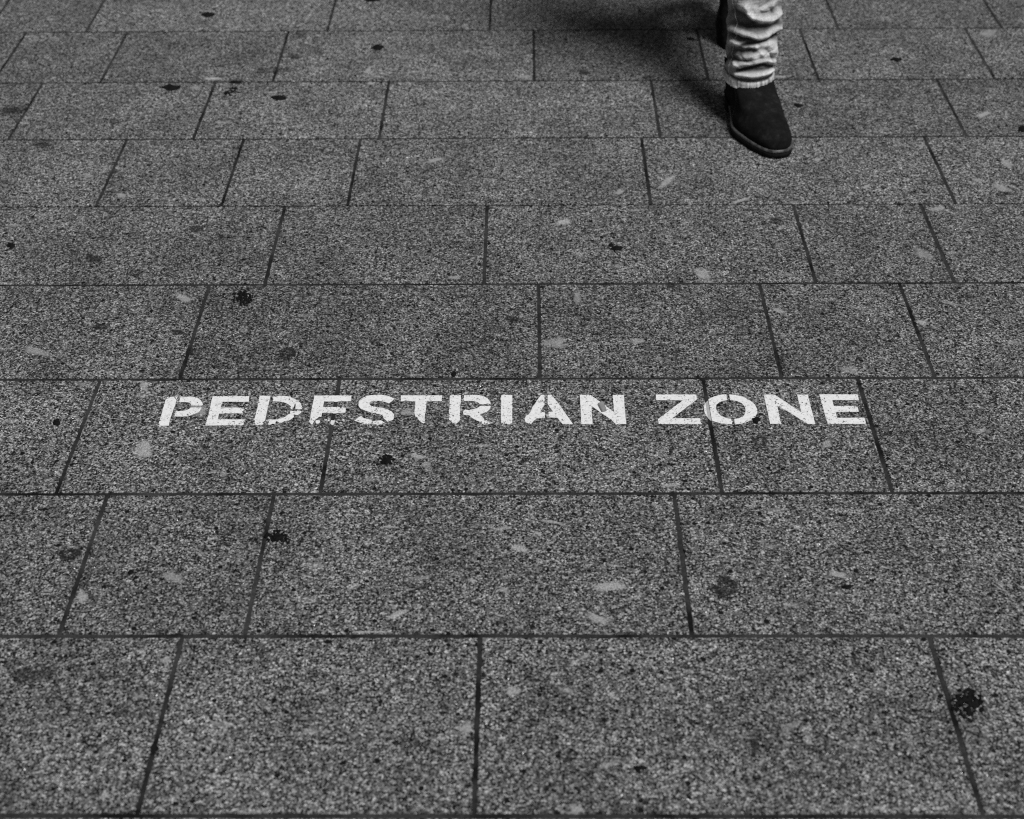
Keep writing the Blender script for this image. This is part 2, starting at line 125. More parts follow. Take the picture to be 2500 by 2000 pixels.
def granite_value(g, co):
    """speckled granite: dark mica grains, mid feldspar, pale quartz. returns value socket and a height socket"""
    wob = g.n('TexNoise'); g.l(co, wob.inputs['Vector']); wob.inputs['Scale'].default_value = 420; wob.inputs['Detail'].default_value = 2
    d = g.vmath('MULTIPLY', wob.outputs['Color'], (0.0032, 0.0032, 0.0032)); cw = g.vmath('ADD', co, d)
    v1 = g.n('TexVoronoi'); g.l(cw, v1.inputs['Vector']); v1.inputs['Scale'].default_value = 430
    v2 = g.n('TexVoronoi'); g.l(g.vmath('ADD', cw, (3.1, 1.7, 0.4)), v2.inputs['Vector']); v2.inputs['Scale'].default_value = 270
    s1 = g.n('SeparateColor'); g.l(v1.outputs['Color'], s1.inputs[0]); s2 = g.n('SeparateColor'); g.l(v2.outputs['Color'], s2.inputs[0])
    clump = g.noise(co, 70, 3, 0.6)
    r = g.math('ADD', s1.outputs[0], g.math('MULTIPLY', g.math('SUBTRACT', clump, 0.5), 0.50))
    base = g.ramp(r, [(0.0, 0.010), (0.13, 0.018), (0.24, 0.058), (0.45, 0.104), (0.72, 0.160), (1.0, 0.32)])
    coarse = g.ramp(s2.outputs[0], [(0.0, 0.40), (0.12, 0.85), (0.6, 1.0), (0.9, 1.06), (1.0, 1.35)])
    fine = g.noise(co, 620, 3, 0.65)
    v = g.math('MULTIPLY', base, coarse)
    mid = g.noise(co, 120, 2, 0.6); v = g.math('MULTIPLY', v, g.step(mid, 0.3, 0.7, 0.80, 1.05))
    v = g.math('MULTIPLY', v, 0.96)
    v3 = g.n('TexVoronoi', voronoi_dimensions='2D'); g.l(g.vmath('ADD', cw, (7.7, 2.2, 1.4)), v3.inputs['Vector']); v3.inputs['Scale'].default_value = 215
    s3 = g.n('SeparateColor'); g.l(v3.outputs['Color'], s3.inputs[0])
    sz = g.math('MULTIPLY_ADD', s3.outputs[1], 0.34, 0.16)
    speck = g.math('MULTIPLY', g.step(g.math('SUBTRACT', v3.outputs['Distance'], sz), -0.06, 0.06, 1.0, 0.0), g.math('LESS_THAN', s3.outputs[0], 0.27))
    v = g.mix(g.math('MULTIPLY', speck, 0.92), v, 0.006)
    glint = g.math('MULTIPLY', g.math('GREATER_THAN', s3.outputs[2], 0.90), g.step(v3.outputs['Distance'], 0.25, 0.45, 1.0, 0.0))
    v = g.mix(g.math('MULTIPLY', glint, 0.6), v, 0.34)
    v = g.math('MULTIPLY', v, g.step(fine, 0.28, 0.72, 0.55, 1.45))
    v4 = g.n('TexVoronoi', voronoi_dimensions='2D'); g.l(g.vmath('ADD', cw, (1.7, 5.2, 0.4)), v4.inputs['Vector']); v4.inputs['Scale'].default_value = 48
    s4 = g.n('SeparateColor'); g.l(v4.outputs['Color'], s4.inputs[0])
    pit = g.math('MULTIPLY', g.step(g.math('SUBTRACT', v4.outputs['Distance'], g.math('MULTIPLY_ADD', s4.outputs[1], 0.11, 0.07)), -0.02, 0.02, 1.0, 0.0), g.math('LESS_THAN', s4.outputs[0], 0.22))
    v = g.mix(pit, v, 0.004)
    tw = g.math('MULTIPLY', g.math('LESS_THAN', v4.outputs['Distance'], 0.035), g.math('GREATER_THAN', s4.outputs[0], 0.965)); v = g.mix(tw, v, 0.8)
    return v, r, fine

# granite slabs -------------------------------------------------
g = N('granite', 0.78, 0.25)
co0 = g.xyz(); inf = g.n('ObjectInfo')
cmb = g.n('CombineXYZ'); g.l(g.math('MULTIPLY', inf.outputs['Random'], 37.0), cmb.inputs[0]); g.l(g.math('MULTIPLY', inf.outputs['Random'], 91.0), cmb.inputs[1])
co = g.vmath('ADD', co0, cmb.outputs[0])
v, r, fine = granite_value(g, co)
big = g.noise(co, 7, 4, 0.6); v = g.math('MULTIPLY', v, g.step(big, 0.3, 0.7, 0.82, 1.12))
grime = g.noise(co0, 18, 5, 0.7); v = g.math('MULTIPLY', v, g.step(grime, 0.60, 0.80, 1.0, 0.72))
# scattered pale feldspar laths, stretched along one direction
mp = g.n('Mapping'); g.l(co, mp.inputs[0]); mp.inputs['Rotation'].default_value = (0, 0, 0.35); mp.inputs['Scale'].default_value = (16, 44, 20)
vf = g.n('TexVoronoi'); g.l(mp.outputs[0], vf.inputs['Vector']); vf.inputs['Scale'].default_value = 1.0
sf = g.n('SeparateColor'); g.l(vf.outputs['Color'], sf.inputs[0])
lath = g.math('MULTIPLY', g.step(g.math('ADD', vf.outputs['Distance'], g.math('MULTIPLY', fine, 0.5)), 0.30, 0.62, 1.0, 0.0), g.math('GREATER_THAN', sf.outputs[0], 0.93))
v = g.mix(g.math('MULTIPLY', lath, 0.45), v, 0.27)
v = g.math('MULTIPLY', v, g.math('MULTIPLY_ADD', inf.outputs['Random'], 0.20, 0.90))
v = g.math('MULTIPLY', g.math('POWER', v, 1.34), 2.32); g.col(v); g.bump(fine, 0.3, 0.0005)
GRANITE = g.m

g = N('mortar', 0.9, 0.15); co = g.xyz()
a = g.noise(co, 9, 4, 0.65); b = g.noise(co, 300, 3, 0.6)
v = g.math('MULTIPLY', g.ramp(a, [(0.38, 0.006), (0.47, 0.022), (0.58, 0.036), (0.75, 0.055)]), g.step(b, 0.3, 0.7, 0.75, 1.25))
g.col(v); g.bump(b, 0.4, 0.001); MORTAR = g.m
g = N('joint_dirt', 0.95, 0.05); co = g.xyz(); g.col(g.ramp(g.noise(co, 14, 4, 0.65), [(0.4, 0.004), (0.62, 0.010), (0.72, 0.05)])); DIRT = g.m

g = N('far_paving', 0.8, 0.25); co = g.xyz()
br = g.n('TexBrick'); g.l(co, br.inputs['Vector']); br.inputs['Scale'].default_value = 1.0; br.inputs['Brick Width'].default_value = 0.53
br.inputs['Row Height'].default_value = 0.302; br.inputs['Mortar Size'].default_value = 0.004
v, r, fine = granite_value(g, co); v = g.math('MULTIPLY', v, g.math('SUBTRACT', 1.0, g.math('MULTIPLY', br.outputs['Fac'], 0.75)))
g.col(v); FAR = g.m

# worn white road paint ------------------------------------------
def paint(name, level, wear):
    g = N(name, 0.7, 0.3); co = g.xyz()
    f = g.noise(co, 330, 3, 0.65); c = g.noise(co, 45, 3, 0.6); c2 = g.noise(co, 120, 2, 0.6)
    sx = g.n('SeparateXYZ'); g.l(co, sx.inputs[0])
    low = g.math('MULTIPLY', g.step(sx.outputs[1], 1.873, 1.893, 0.04, 0.0), g.math('MULTIPLY', g.step(sx.outputs[0], -0.46, -0.40, 0.25, 1.0), g.step(sx.outputs[0], 0.02, 0.05, 1.0, 0.2)))
    thr = g.math('ADD', g.math('MULTIPLY', g.math('SUBTRACT', c, 0.5), 0.26), g.math('ADD', low, wear))
    k = g.math('SUBTRACT', g.math('ADD', g.math('MULTIPLY', f, 0.75), g.math('MULTIPLY', c2, 0.25)), thr)
    g.alpha(g.step(k, -0.012, 0.02))
    v = g.math('MULTIPLY', level, g.step(g.noise(co, 200, 4, 0.6), 0.3, 0.6, 0.86, 1.04)); g.col(v); g.bump(f, 0.3, 0.0006)
    return g.m
PAINT = paint('white_road_paint', 0.80, 0.40); PAINT_JOINT = paint('thin_paint_in_joint', 0.42, 0.25); PAINT_THICK = paint('paint_over_joint', 0.70, 0.15)

g = N('gum_black', 0.9, 0.05); co = g.xyz(); g.col(g.ramp(g.noise(co, 250, 3), [(0.3, 0.004), (0.7, 0.014)])); g.bump(g.noise(co, 300, 3), 0.5, 0.001); GUM = g.m

def soft_decal(name, lo, hi, opacity_scale, thr):
    g = N(name, 0.85, 0.2); co = g.xyz()
    at = g.n('Attribute', attribute_name='core'); f = g.noise(co, 330, 3, 0.65); c = g.noise(co, 110, 2, 0.5)
    k = g.math('ADD', at.outputs['Fac'], g.math('ADD', g.math('MULTIPLY', g.math('SUBTRACT', f, 0.5), 1.9), g.math('MULTIPLY', g.math('SUBTRACT', c, 0.5), 0.9)))
    st = g.n('Attribute', attribute_name='opacity')
    grain = g.step(g.noise(co, 520, 3, 0.7), 0.36, 0.56, 0.38, 1.0)
    g.alpha(g.math('MULTIPLY', g.math('MULTIPLY', g.math('MULTIPLY', g.step(k, thr, thr+0.75), st.outputs['Fac']), grain), opacity_scale, clamp=True))
    g.col(g.ramp(g.noise(co, 420, 3, 0.6), [(0.3, lo), (0.7, hi)])); return g.m
FLECK = soft_decal('pale_mineral', 0.28, 0.66, 0.92, 0.04); STAIN = soft_decal('dark_stain', 0.005, 0.03, 1.0, 0.0)

# ---------------------------------------------------------------- ground and pavement
s = 400
gr = link('ground', mesh('ground', [(-s, -s, -0.007), (s, -s, -0.007), (s, s, -0.007), (-s, s, -0.007)], [(0, 1, 2, 3)]), FAR); tag(gr, kind='structure')
X0, X1, Y0, Y1 = -3.2, 3.2, YB[0], YB[-1]
v = [(X0, Y0, -0.0014), (X1, Y0, -0.0014), (X1, Y1, -0.0014), (X0, Y1, -0.0014), (X0, Y0, -0.04), (X1, Y0, -0.04), (X1, Y1, -0.04), (X0, Y1, -0.04)]
# mortar bed: lowered a little under the narrow open joint between two rows
yj = 2.609
vb = []; fb = []
segs = [(Y0, yj-0.0035, -0.0014), (yj-0.0035, yj+0.0035, -0.0024), (yj+0.0035, Y1, -0.0014)]
for a, b, z in segs:
    k = len(vb); vb += [(X0, a, z), (X1, a, z), (X1, b, z), (X0, b, z)]; fb.append((k, k+1, k+2, k+3))
pav = link('pavement', mesh('pavement', vb, fb), MORTAR); tag(pav, kind='structure'); pav.data.materials.append(DIRT); pav.data.polygons[1].material_index = 1
pav['label'] = 'pavement of grey granite slabs in straight rows'

def slab(x0, x1, y0, y1, dz=0):
    hx, hy = (x1-x0)/2, (y1-y0)/2; c = 0.0009
    vs_ = []
    n = 0
    def ring(ix, z):
        # chipped, slightly uneven edge
        pts = []
        for (ax, ay, bx, by) in ((-1, -1, 1, -1), (1, -1, 1, 1), (1, 1, -1, 1), (-1, 1, -1, -1)):
            m = 26
            for i in range(m):
                t = i/m; x = (ax+(bx-ax)*t)*(hx-ix); y = (ay+(by-ay)*t)*(hy-ix)
                q_ = random.random(); j = 0.0 if i == 0 else (random.uniform(-0.0004, 0.0003) if q_ > 0.05 else -random.uniform(0.0006, 0.0020))
                pts.append((x + (math.copysign(1, ax)*j if ax == bx else 0), y + (math.copysign(1, ay)*j if ay == by else 0), z))
        return pts
    st = random.getstate(); a = ring(c, 0.0); random.setstate(st); b = ring(0, -c*1.3); random.setstate(st); d = ring(0, -0.030)
    n = len(a); V = a+b+d
    F = [tuple(range(n))]
    for k in (0, 1):
        for i in range(n):
            j = (i+1) % n; F.append((k*n+i, (k+1)*n+i, (k+1)*n+j, k*n+j))
    o = link('paving_slab', mesh('paving_slab', V, F), GRANITE, pav)
    o.location = ((x0+x1)/2, (y0+y1)/2, dz)
    return o
WID = [0.265, 0.421, 0.635]
for i in range(len(YB)-1):
    ya, yb = YB[i], YB[i+1]; xs = list(JX.get(ya, [random.uniform(-0.3, 0.3)]))
    limr, liml = 0.335+0.2757*yb, -0.35-0.2934*yb
    first = [w_ for w_ in WID if xs[-1]+w_ > limr] or [0.635]
    if ya in JX: xs.append(xs[-1]+first[0])
    first = [w_ for w_ in WID if xs[0]-w_ < liml] or [0.635]
    if ya in JX: xs.insert(0, xs[0]-first[0])
    while xs[-1] < X1-0.12: xs.append(min(X1, xs[-1] + random.choice(WID)))
    while xs[0] > X0+0.12: xs.insert(0, max(X0, xs[0] - random.choice(WID)))
    ga = 0.0022 if abs(ya-yj) < 1e-4 else 0.0033; gb = 0.0022 if abs(yb-yj) < 1e-4 else 0.0033
    for a, b in zip(xs[:-1], xs[1:]):
        dz = 0.0 if i == 4 else random.uniform(-0.00015, 0.00015)
        slab(a+0.0031+random.uniform(-.0003, .0003), b-0.0031+random.uniform(-.0003, .0003), ya+ga, yb-gb, dz)

def decals(name, items, mat, z, grow=1.15):
    V = []; F = []; core = []; op = []
    for it in items:
        cx, cy_, ax, ay, bx, by = it[:6]; o = it[6] if len(it) > 6 else 1.0
        rings = [0.0, 0.2, 0.4, 0.6, 0.75, 0.88, 1.0]; m = 22; k0 = len(V)
        ph = random.uniform(0, 50); ring_ = random.random() < 0.4 and name == 'dark_stains'
        if name == 'dark_stains': o = random.uniform(0.45, 1.0)
        V.append((cx, cy_, z)); core.append(1.0 if name == 'mineral_flecks' else (0.2 if ring_ else 0.8)); op.append(o)
        for rr in rings[1:]:
            for i in range(m):
                t = 2*math.pi*i/m; w_ = 1 + 0.5*noise.noise(Vector((math.cos(t)*1.2+ph, math.sin(t)*1.2, ph)))
                ca, sa = math.cos(t)*rr*w_*grow, math.sin(t)*rr*w_*grow
                V.append((cx+ax*ca+bx*sa, cy_+ay*ca+by*sa, z)); core.append(0.15+0.6*math.sin(math.pi*rr**1.4) if ring_ else (1-rr**2)*(1 if name == 'mineral_flecks' else 0.75)); op.append(o)
        for i in range(m): F.append((k0, k0+1+i, k0+1+(i+1) % m))
        for q in range(len(rings)-2):
            for i in range(m):
                a = k0+1+q*m+i; b = k0+1+q*m+(i+1) % m; F.append((a, a+m, b+m, b))
    me = mesh(name, V, F)
    for nm, arr in (('core', core), ('opacity', op)):
        at = me.attributes.new(nm, 'FLOAT', 'POINT'); at.data.foreach_set('value', arr)
    return tag(link(name, me, mat, pav), kind='stuff')
decals('mineral_flecks', FLECKS, FLECK, 0.0004, 1.15)
decals('dark_stains', STAINS, STAIN, 0.0005)

# ---------------------------------------------------------------- painted lettering
let = bpy.data.objects.new('painted_lettering', None); C.objects.link(let)
tag(let, 'worn white stencilled words PEDESTRIAN ZONE painted across the granite slabs', 'lettering')
JL = [-0.327, 0.311, 0.581]
for idx, (ch, polys) in enumerate(LETTERS):
    bm = bmesh.new()
    for pl in polys:
        pts = []
        n = len(pl)
        for i in range(n):                                   # slightly frayed outline
            a = Vector((pl[i][0], pl[i][1], 0)); b = Vector((pl[(i+1) % n][0], pl[(i+1) % n][1], 0))
            d = b-a; L_ = d.length; m = max(1, int(L_/0.004)); nn = Vector((-d.y, d.x, 0)).normalized() if L_ > 0 else Vector()
            for q in range(m):
                p = a + d*(q/m); amp = 0.00035 if q else 0.0
                pts.append(p + nn*random.uniform(-amp, amp))
        vs_ = [bm.verts.new((p.x, p.y, 0.0006)) for p in pts]
        try: bm.faces.new(vs_)
        except ValueError: pass
    for jx in JL:
        for e in (-0.0031, 0.0031):
            bmesh.ops.bisect_plane(bm, geom=bm.verts[:]+bm.edges[:]+bm.faces[:], plane_co=(jx+e, 0, 0), plane_no=(1, 0, 0))
    inj = [f for f in bm.faces if any(abs(f.calc_center_bounds().x-jx) < 0.003 for jx in JL) and max(abs(vv.co.x-min(JL, key=lambda q: abs(q-vv.co.x))) for vv in f.verts) < 0.0036]
    if inj:
        bmesh.ops.split(bm, geom=inj)
        for f in bm.faces:
            cxx = f.calc_center_bounds().x
            jn = min(JL, key=lambda q: abs(q-cxx))
            if abs(cxx-jn) < 0.0031 and all(abs(vv.co.x-jn) < 0.0036 for vv in f.verts):
                f.material_index = 1 if jn > 0 else 2
                for vv in f.verts: vv.co.z = -0.0010
    bmesh.ops.triangulate(bm, faces=bm.faces[:])
    me = bpy.data.meshes.new('letter'); bm.to_mesh(me); bm.free()
    me.materials.append(PAINT); me.materials.append(PAINT_JOINT); me.materials.append(PAINT_THICK)
    o = link('letter', me, None, let)
    if idx == 3: o['label'] = 'letter E with its bottom bar worn away to flakes'

# ---------------------------------------------------------------- gum and litter on the slabs
SPOT_LABELS = [
 'flat black gum spot nearest the top edge, left part of the topmost slab row',
 'round black gum spot in second row from the top, left of centre',
 'flat oval black gum spot just below the second joint, leftmost of three in its row',
 'rough crumbling black gum patch in the middle of three spots near the top left',
 'small oval black gum spot right of the rough crumbling patch, near the top left',
 'thin black gum smear lying in the joint above the rough crumbling patch',
 'small black gum fragment beside the left edge of the picture',
 'clumpy black tar patch on the slab row above the letters, left of centre',
 'small oval black gum spot alone on the long slab right of centre',
 'clumpy black tar patch just below the painted letters S and T',
 'crumbled black tar patch beside the upright joint at lower left',
 'thin dark sliver lying flat on the large slab at lower right',
 'largest clumpy black tar patch beside the slanted joint at bottom right',
 'thin dark sliver at the bottom of the picture, right of centre',
 'small upright black gum fragment left of the painted letter P',
 'tiny black gum dot just above the joint over the letters, left of centre',
 'black gum fragment touching the right edge of the picture near the top',
 'tiny black gum spot in the shadow left of the jeans',
 'small black gum spot just right of the ankle boot',
 'small black gum dot on the slab at lower left',
 'black gum fragment touching the lower right of the letter O',
 'black gum spot cut by the top edge left of centre',
 'blurred black gum spot on the upper right slabs beyond the boot',
 'tiny black crumb up and left of the lone oval gum spot']
def blob(V, F, cx, cy_, ax, ay, bx, by, h, m=14, rag=0.3, z0=0.0003):
    k0 = len(V); ph = random.uniform(0, 90); V.append((cx, cy_, z0+h))
    for rr, hh in ((0.6, 0.85), (0.92, 0.4), (1.0, -0.3)):
        for i in range(m):
            t = 2*math.pi*i/m; w_ = 1 + rag*noise.noise(Vector((math.cos(t)*1.6+ph, math.sin(t)*1.6, ph)))
            ca, sa = math.cos(t)*rr*w_, math.sin(t)*rr*w_
            V.append((cx+ax*ca+bx*sa, cy_+ay*ca+by*sa, z0+h*hh))
    for i in range(m): F.append((k0, k0+1+i, k0+1+(i+1) % m))
    for q in range(2):
        for i in range(m):
            a = k0+1+q*m+i; b = k0+1+q*m+(i+1) % m; F.append((a, a+m, b+m, b))
for k, (ty, cx, cy_, ax, ay, bx, by) in enumerate(SPOTS):
    ax, ay, bx, by = [q*1.18 for q in (ax, ay, bx, by)]
    V = []; F = []
    A, B = (ax, ay), (bx, by)
    if ty == 'g':
        blob(V, F, 0, 0, ax, ay, bx, by, 0.0014, 20, 0.45)
        for _ in range(2):
            t = random.uniform(0, 6.28); q = random.uniform(1.0, 1.25)
            blob(V, F, ax*math.cos(t)*q+bx*math.sin(t)*q, ay*math.cos(t)*q+by*math.sin(t)*q, ax*.16, ay*.16, bx*.16, by*.16, 0.0008, 8)
    else:
        for _ in range(75 if k != 3 else 26):
            t = random.uniform(0, 6.28); q = random.uniform(0.0, 1)**0.6; sc = random.uniform(0.07, 0.20)*(1.25-0.5*q)
            blob(V, F, ax*math.cos(t)*q+bx*math.sin(t)*q, ay*math.cos(t)*q+by*math.sin(t)*q, ax*sc, ay*sc, bx*sc, by*sc, random.uniform(0.0008, 0.0024), 9, 0.7)
    o = link('tar_patch' if ty == 'c' else 'gum_spot', mesh('gum', V, F), GUM, None, True); o.location = (cx, cy_, 0.0003)
    tag(o, SPOT_LABELS[k], 'tar patch' if ty == 'c' else 'gum spot', 'black spots trodden onto the slabs')

# small grey scrap lying on the letter N
P4 = [Vector((x, y, 0)) for x, y in PIECE]; ctr = sum(P4, Vector())/4
bm = bmesh.new()
lo = [bm.verts.new(p-ctr) for p in P4]; hi = [bm.verts.new((p-ctr)*0.93+Vector((0, 0, 0.0035))) for p in P4]
bm.faces.new(list(reversed(lo))); bm.faces.new(hi)
for i in range(4): bm.faces.new((lo[i], lo[(i+1) % 4], hi[(i+1) % 4], hi[i]))
bmesh.ops.recalc_face_normals(bm, faces=bm.faces[:])
bmesh.ops.bevel(bm, geom=bm.edges[:], offset=0.0008, segments=2, affect='EDGES')
me = bpy.data.meshes.new('litter_scrap'); bm.to_mesh(me); bm.free()
g = N('grey_scrap', 0.6, 0.3); co = g.xyz(); g.col(g.ramp(g.noise(co, 160, 3), [(0.3, 0.20), (0.7, 0.29)])); SCRAP = g.m
o = link('litter_scrap', me, SCRAP); o.location = (ctr.x, ctr.y, 0.0008)
tag(o, 'small grey rectangular scrap lying on the letter N of PEDESTRIAN', 'litter')

# ================================================================ the walking person
person = bpy.data.objects.new('person', None); C.objects.link(person); person.location = (0.52, 3.05, 0)
tag(person, 'person walking towards the camera in pale rumpled jeans and black heeled ankle boots', 'person')
PO = Vector((0.52, 3.05, 0))
def plink(name, me, mat, parent=person, smooth=True, mw=None):
    o = link(name, me, mat, parent, smooth)
    if parent is person and mw is None: o.matrix_parent_inverse = Matrix.Translation(-PO)
    return o

# ---- materials
g = N('denim', 0.85, 0.15); co = g.xyz()
at = g.n('Attribute', attribute_name='fade_shade')
wv = g.n('TexWave'); g.l(co, wv.inputs['Vector']); wv.inputs['Scale'].default_value = 330; wv.wave_type = 'BANDS'; wv.bands_direction = 'DIAGONAL'; wv.inputs['Distortion'].default_value = 3; wv.inputs['Detail'].default_value = 1
f = g.noise(co, 430, 3, 0.75); c = g.noise(co, 60, 4, 0.6)
v = g.math('MULTIPLY', g.ramp(at.outputs['Fac'], [(0.0, 0.05), (0.3, 0.13), (0.6, 0.55), (1.0, 0.85)]), g.step(f, 0.3, 0.7, 0.70, 1.26))  # stonewash fade plus fold highlights and shade painted into the colour
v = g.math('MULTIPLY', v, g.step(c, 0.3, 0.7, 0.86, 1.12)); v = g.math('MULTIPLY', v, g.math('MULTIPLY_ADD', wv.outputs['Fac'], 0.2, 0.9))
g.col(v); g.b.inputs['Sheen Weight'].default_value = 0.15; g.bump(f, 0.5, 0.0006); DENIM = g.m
g = N('suede_black', 0.95, 0.12); co = g.xyz(); f = g.noise(co, 500, 4, 0.7); c = g.noise(co, 40, 5, 0.7)
g.col(g.math('MULTIPLY', g.ramp(c, [(0.38, 0.006), (0.55, 0.011), (0.70, 0.028)]), g.step(f, 0.3, 0.7, 0.6, 1.4))); g.bump(f, 0.4, 0.0006); SUEDE = g.m
g = N('welt_leather', 0.38, 0.5); co = g.xyz(); g.col(g.ramp(g.noise(co, 120, 4, 0.7), [(0.35, 0.015), (0.65, 0.12)])); g.bump(g.noise(co, 260, 3), 0.3, 0.0006); WELT = g.m
g = N('sole_rubber', 0.75, 0.15); co = g.xyz(); g.col(g.ramp(g.noise(co, 90, 4, 0.7), [(0.35, 0.005), (0.7, 0.018)])); SOLE = g.m
g = N('elastic_black', 0.95, 0.1); co = g.xyz(); wv = g.n('TexWave'); g.l(co, wv.inputs['Vector']); wv.inputs['Scale'].default_value = 260; g.col(g.math('MULTIPLY_ADD', wv.outputs['Fac'], 0.004, 0.003)); ELASTIC = g.m
g = N('skin', 0.55, 0.4); g.col(0.35); SKIN = g.m
g = N('hair_dark', 0.6, 0.3); g.col(0.03); HAIR = g.m
g = N('wool_shadow_coat', 0.9, 0.15); co = g.xyz(); g.col(g.ramp(g.noise(co, 90, 3), [(0.3, 0.03), (0.7, 0.06)])); WOOL = g.m
g = N('seam_thread', 0.8, 0.2); g.col(0.55); THREAD = g.m

# ---- ankle boot in its own space: x across, y heel to toe, z up
BL_ = 0.300
def sm(a, b, x):
    t = max(0.0, min(1.0, (x-a)/(b-a))); return t*t*(3-2*t)
def outline(n, off=0.0, ystart=0.0):
    """closed sole outline, walked round; x is wider towards the ball, toe blunt and a little to the inner side"""
    pts = []
    for i in range(n):
        t = 2*math.pi*i/n
        yy = BL_/2 + (BL_/2+off)*math.cos(t)
        y = yy
        wd = 0.036 + 0.0195*sm(0.09, 0.19, y) 
        s_ = abs(math.sin(t))**0.77
        skew = 0.010*sm(0.15, 0.285, y)
        pts.append((math.copysign((wd+off)*s_, math.sin(t)) + skew, yy))
    return pts
def arch(y):   # underside height of the upper / top of the sole
    return 0.019 + 0.017*(1-sm(0.06, 0.15, y))
def boot_meshes():
    n = 64
    # upper
    V = []; F = []
    slices = [(0.000, 0.000, BL_-0.001, 1.00), (0.006, -0.001, BL_, 1.02), (0.014, -0.002, BL_-0.003, 1.01), (0.024, -0.002, BL_-0.009, 0.98), (0.033, -0.001, BL_-0.020, 0.94),
              (0.041, 0.000, BL_-0.038, 0.92), (0.050, 0.002, 0.226, 0.93), (0.062, 0.005, 0.186, 0.95), (0.074, 0.007, 0.154, 0.98), (0.084, 0.008, 0.134, 0.99), (0.094, 0.014, 0.120, 0.90), (0.100, 0.022, 0.112, 0.80)]
    for (z, yb, yf, ws) in slices:
        yc, a = (yb+yf)/2, (yf-yb)/2
        for i in range(n):
            t = 2*math.pi*i/n; y = yc + a*math.cos(t)
            wd = (0.034 + 0.0190*sm(0.09, 0.19, y)*(1-sm(0.05, 0.10, z)) + 0.0170*sm(0.03, 0.08, z))*ws
            # the vamp narrows towards the top of the foot
            front = sm(0.10, 0.25, y)*sm(0.008, 0.045, z)
            s_ = abs(math.sin(t))**(0.73+0.25*sm(0.03, 0.1, z))
            skew = 0.010*sm(0.15, 0.285, y)
            x = math.copysign(wd*s_*(1-0.10*front), math.sin(t)) + skew + 0.004*sm(0.015, 0.04, z)*sm(0.05, 0.12, y)*(1-sm(.045,.08,z)) + 0.009*sm(0.035, 0.075, z)
            cre = 0.0016*noise.noise(Vector((x*30, y*30, z*40)))
            V.append((x+cre, y, z + arch(y) + cre))
    m = len(slices)
    for k in range(m-1):
        for i in range(n):
            j = (i+1) % n; F.append((k*n+i, k*n+j, (k+1)*n+j, (k+1)*n+i))
    F.append(tuple(reversed(range(n))))
    upper = mesh('boot', V, F); V0 = list(V)
    # sole: forefoot slab rising to the heel seat
    o = outline(n, 0.0027); V = []; F = []
    def soleb(y): return 0.0 + 0.030*(1-sm(0.075, 0.155, y))
    V += [(x, y, soleb(y)) for x, y in o] + [(x*1.0, y, arch(y)-0.0035) for x, y in o]
    V += [(0.006*sm(.1, .28, y), y, soleb(y)) for x, y in o[:n//2+1]]
    for i in range(n): j = (i+1) % n; F.append((i, j, n+j, n+i))
    F.append(tuple(reversed(range(n)))); F.append(tuple(range(n, 2*n)))
    sole = mesh('sole', V[:2*n], F)
    # welt: narrow ledge standing proud of the upper
    o1, o2 = outline(n, 0.0036), outline(n, -0.002); V = []; F = []
    V += [(x, y, arch(y)-0.0036) for x, y in o1] + [(x, y, arch(y)+0.0006) for x, y in outline(n, 0.0032)] + [(x, y, arch(y)+0.0014) for x, y in outline(n, 0.0012)] + [(x, y, arch(y)+0.0012) for x, y in o2]
    for k in range(3):
        for i in range(n):
            j = (i+1) % n
            if o1[i][1] > 0.078: F.append((k*n+i, k*n+j, (k+1)*n+j, (k+1)*n+i))
    welt = mesh('welt', V, F)
    # stacked heel block
    V = []; F = []; pts = [p for p in outline(96, 0.001) if p[1] < 0.072]
    pts.sort(key=lambda p: math.atan2(p[0], p[1]-0.072) if p[1] < 0.072 else 0)
    left = sorted([p for p in pts if p[0] < 0], key=lambda p: -p[1]); right = sorted([p for p in pts if p[0] >= 0], key=lambda p: p[1])
    ring = left + right; q = len(ring)
    for z, s_ in ((0.0, 0.92), (0.004, 0.925), (0.0045, 0.90), (0.031, 1.0)):
        V += [(x*s_, 0.036+(y-0.036)*s_, z) for x, y in ring]
    for k in range(3):
        for i in range(q): j = (i+1) % q; F.append((k*q+i, k*q+j, (k+1)*q+j, (k+1)*q+i))
    F.append(tuple(reversed(range(q)))); F.append(tuple(range(3*q, 4*q)))
    heel = mesh('heel', V, F)
    # elastic panels on both sides, following the shaft
    panels = []
    for sgn in (-1, 1):
        V = []; F = []; rows = 9; cols = 9
        for a in range(rows):
            z = 0.046 + 0.055*a/(rows-1); half = 0.012 + 0.022*sm(0.05, 0.15, z)
            for b in range(cols):
                y = 0.070 + half*(-1+2*b/(cols-1))
                yb, yf = 0.004, 0.122+0.06*(1-sm(.055, .09, z)); yc, aa = (yb+yf)/2, (yf-yb)/2
                cs = max(-1, min(1, (y-yc)/aa)); sn = math.sqrt(1-cs*cs)
                wd = (0.034+0.0170*sm(0.03, 0.08, z))*(0.94+0.05*sm(0.05, 0.08, z))
                V.append((sgn*(wd*sn**(0.9)+0.0012) + 0.009*sm(0.035, 0.075, z), y, z+arch(y)))
        for a in range(rows-1):
            for b in range(cols-1):
                i = a*cols+b; F.append((i, i+1, i+cols+1, i+cols) if sgn > 0 else (i, i+cols, i+cols+1, i+1))
        panels.append(mesh('elastic_panel', V, F))
    stitch = []
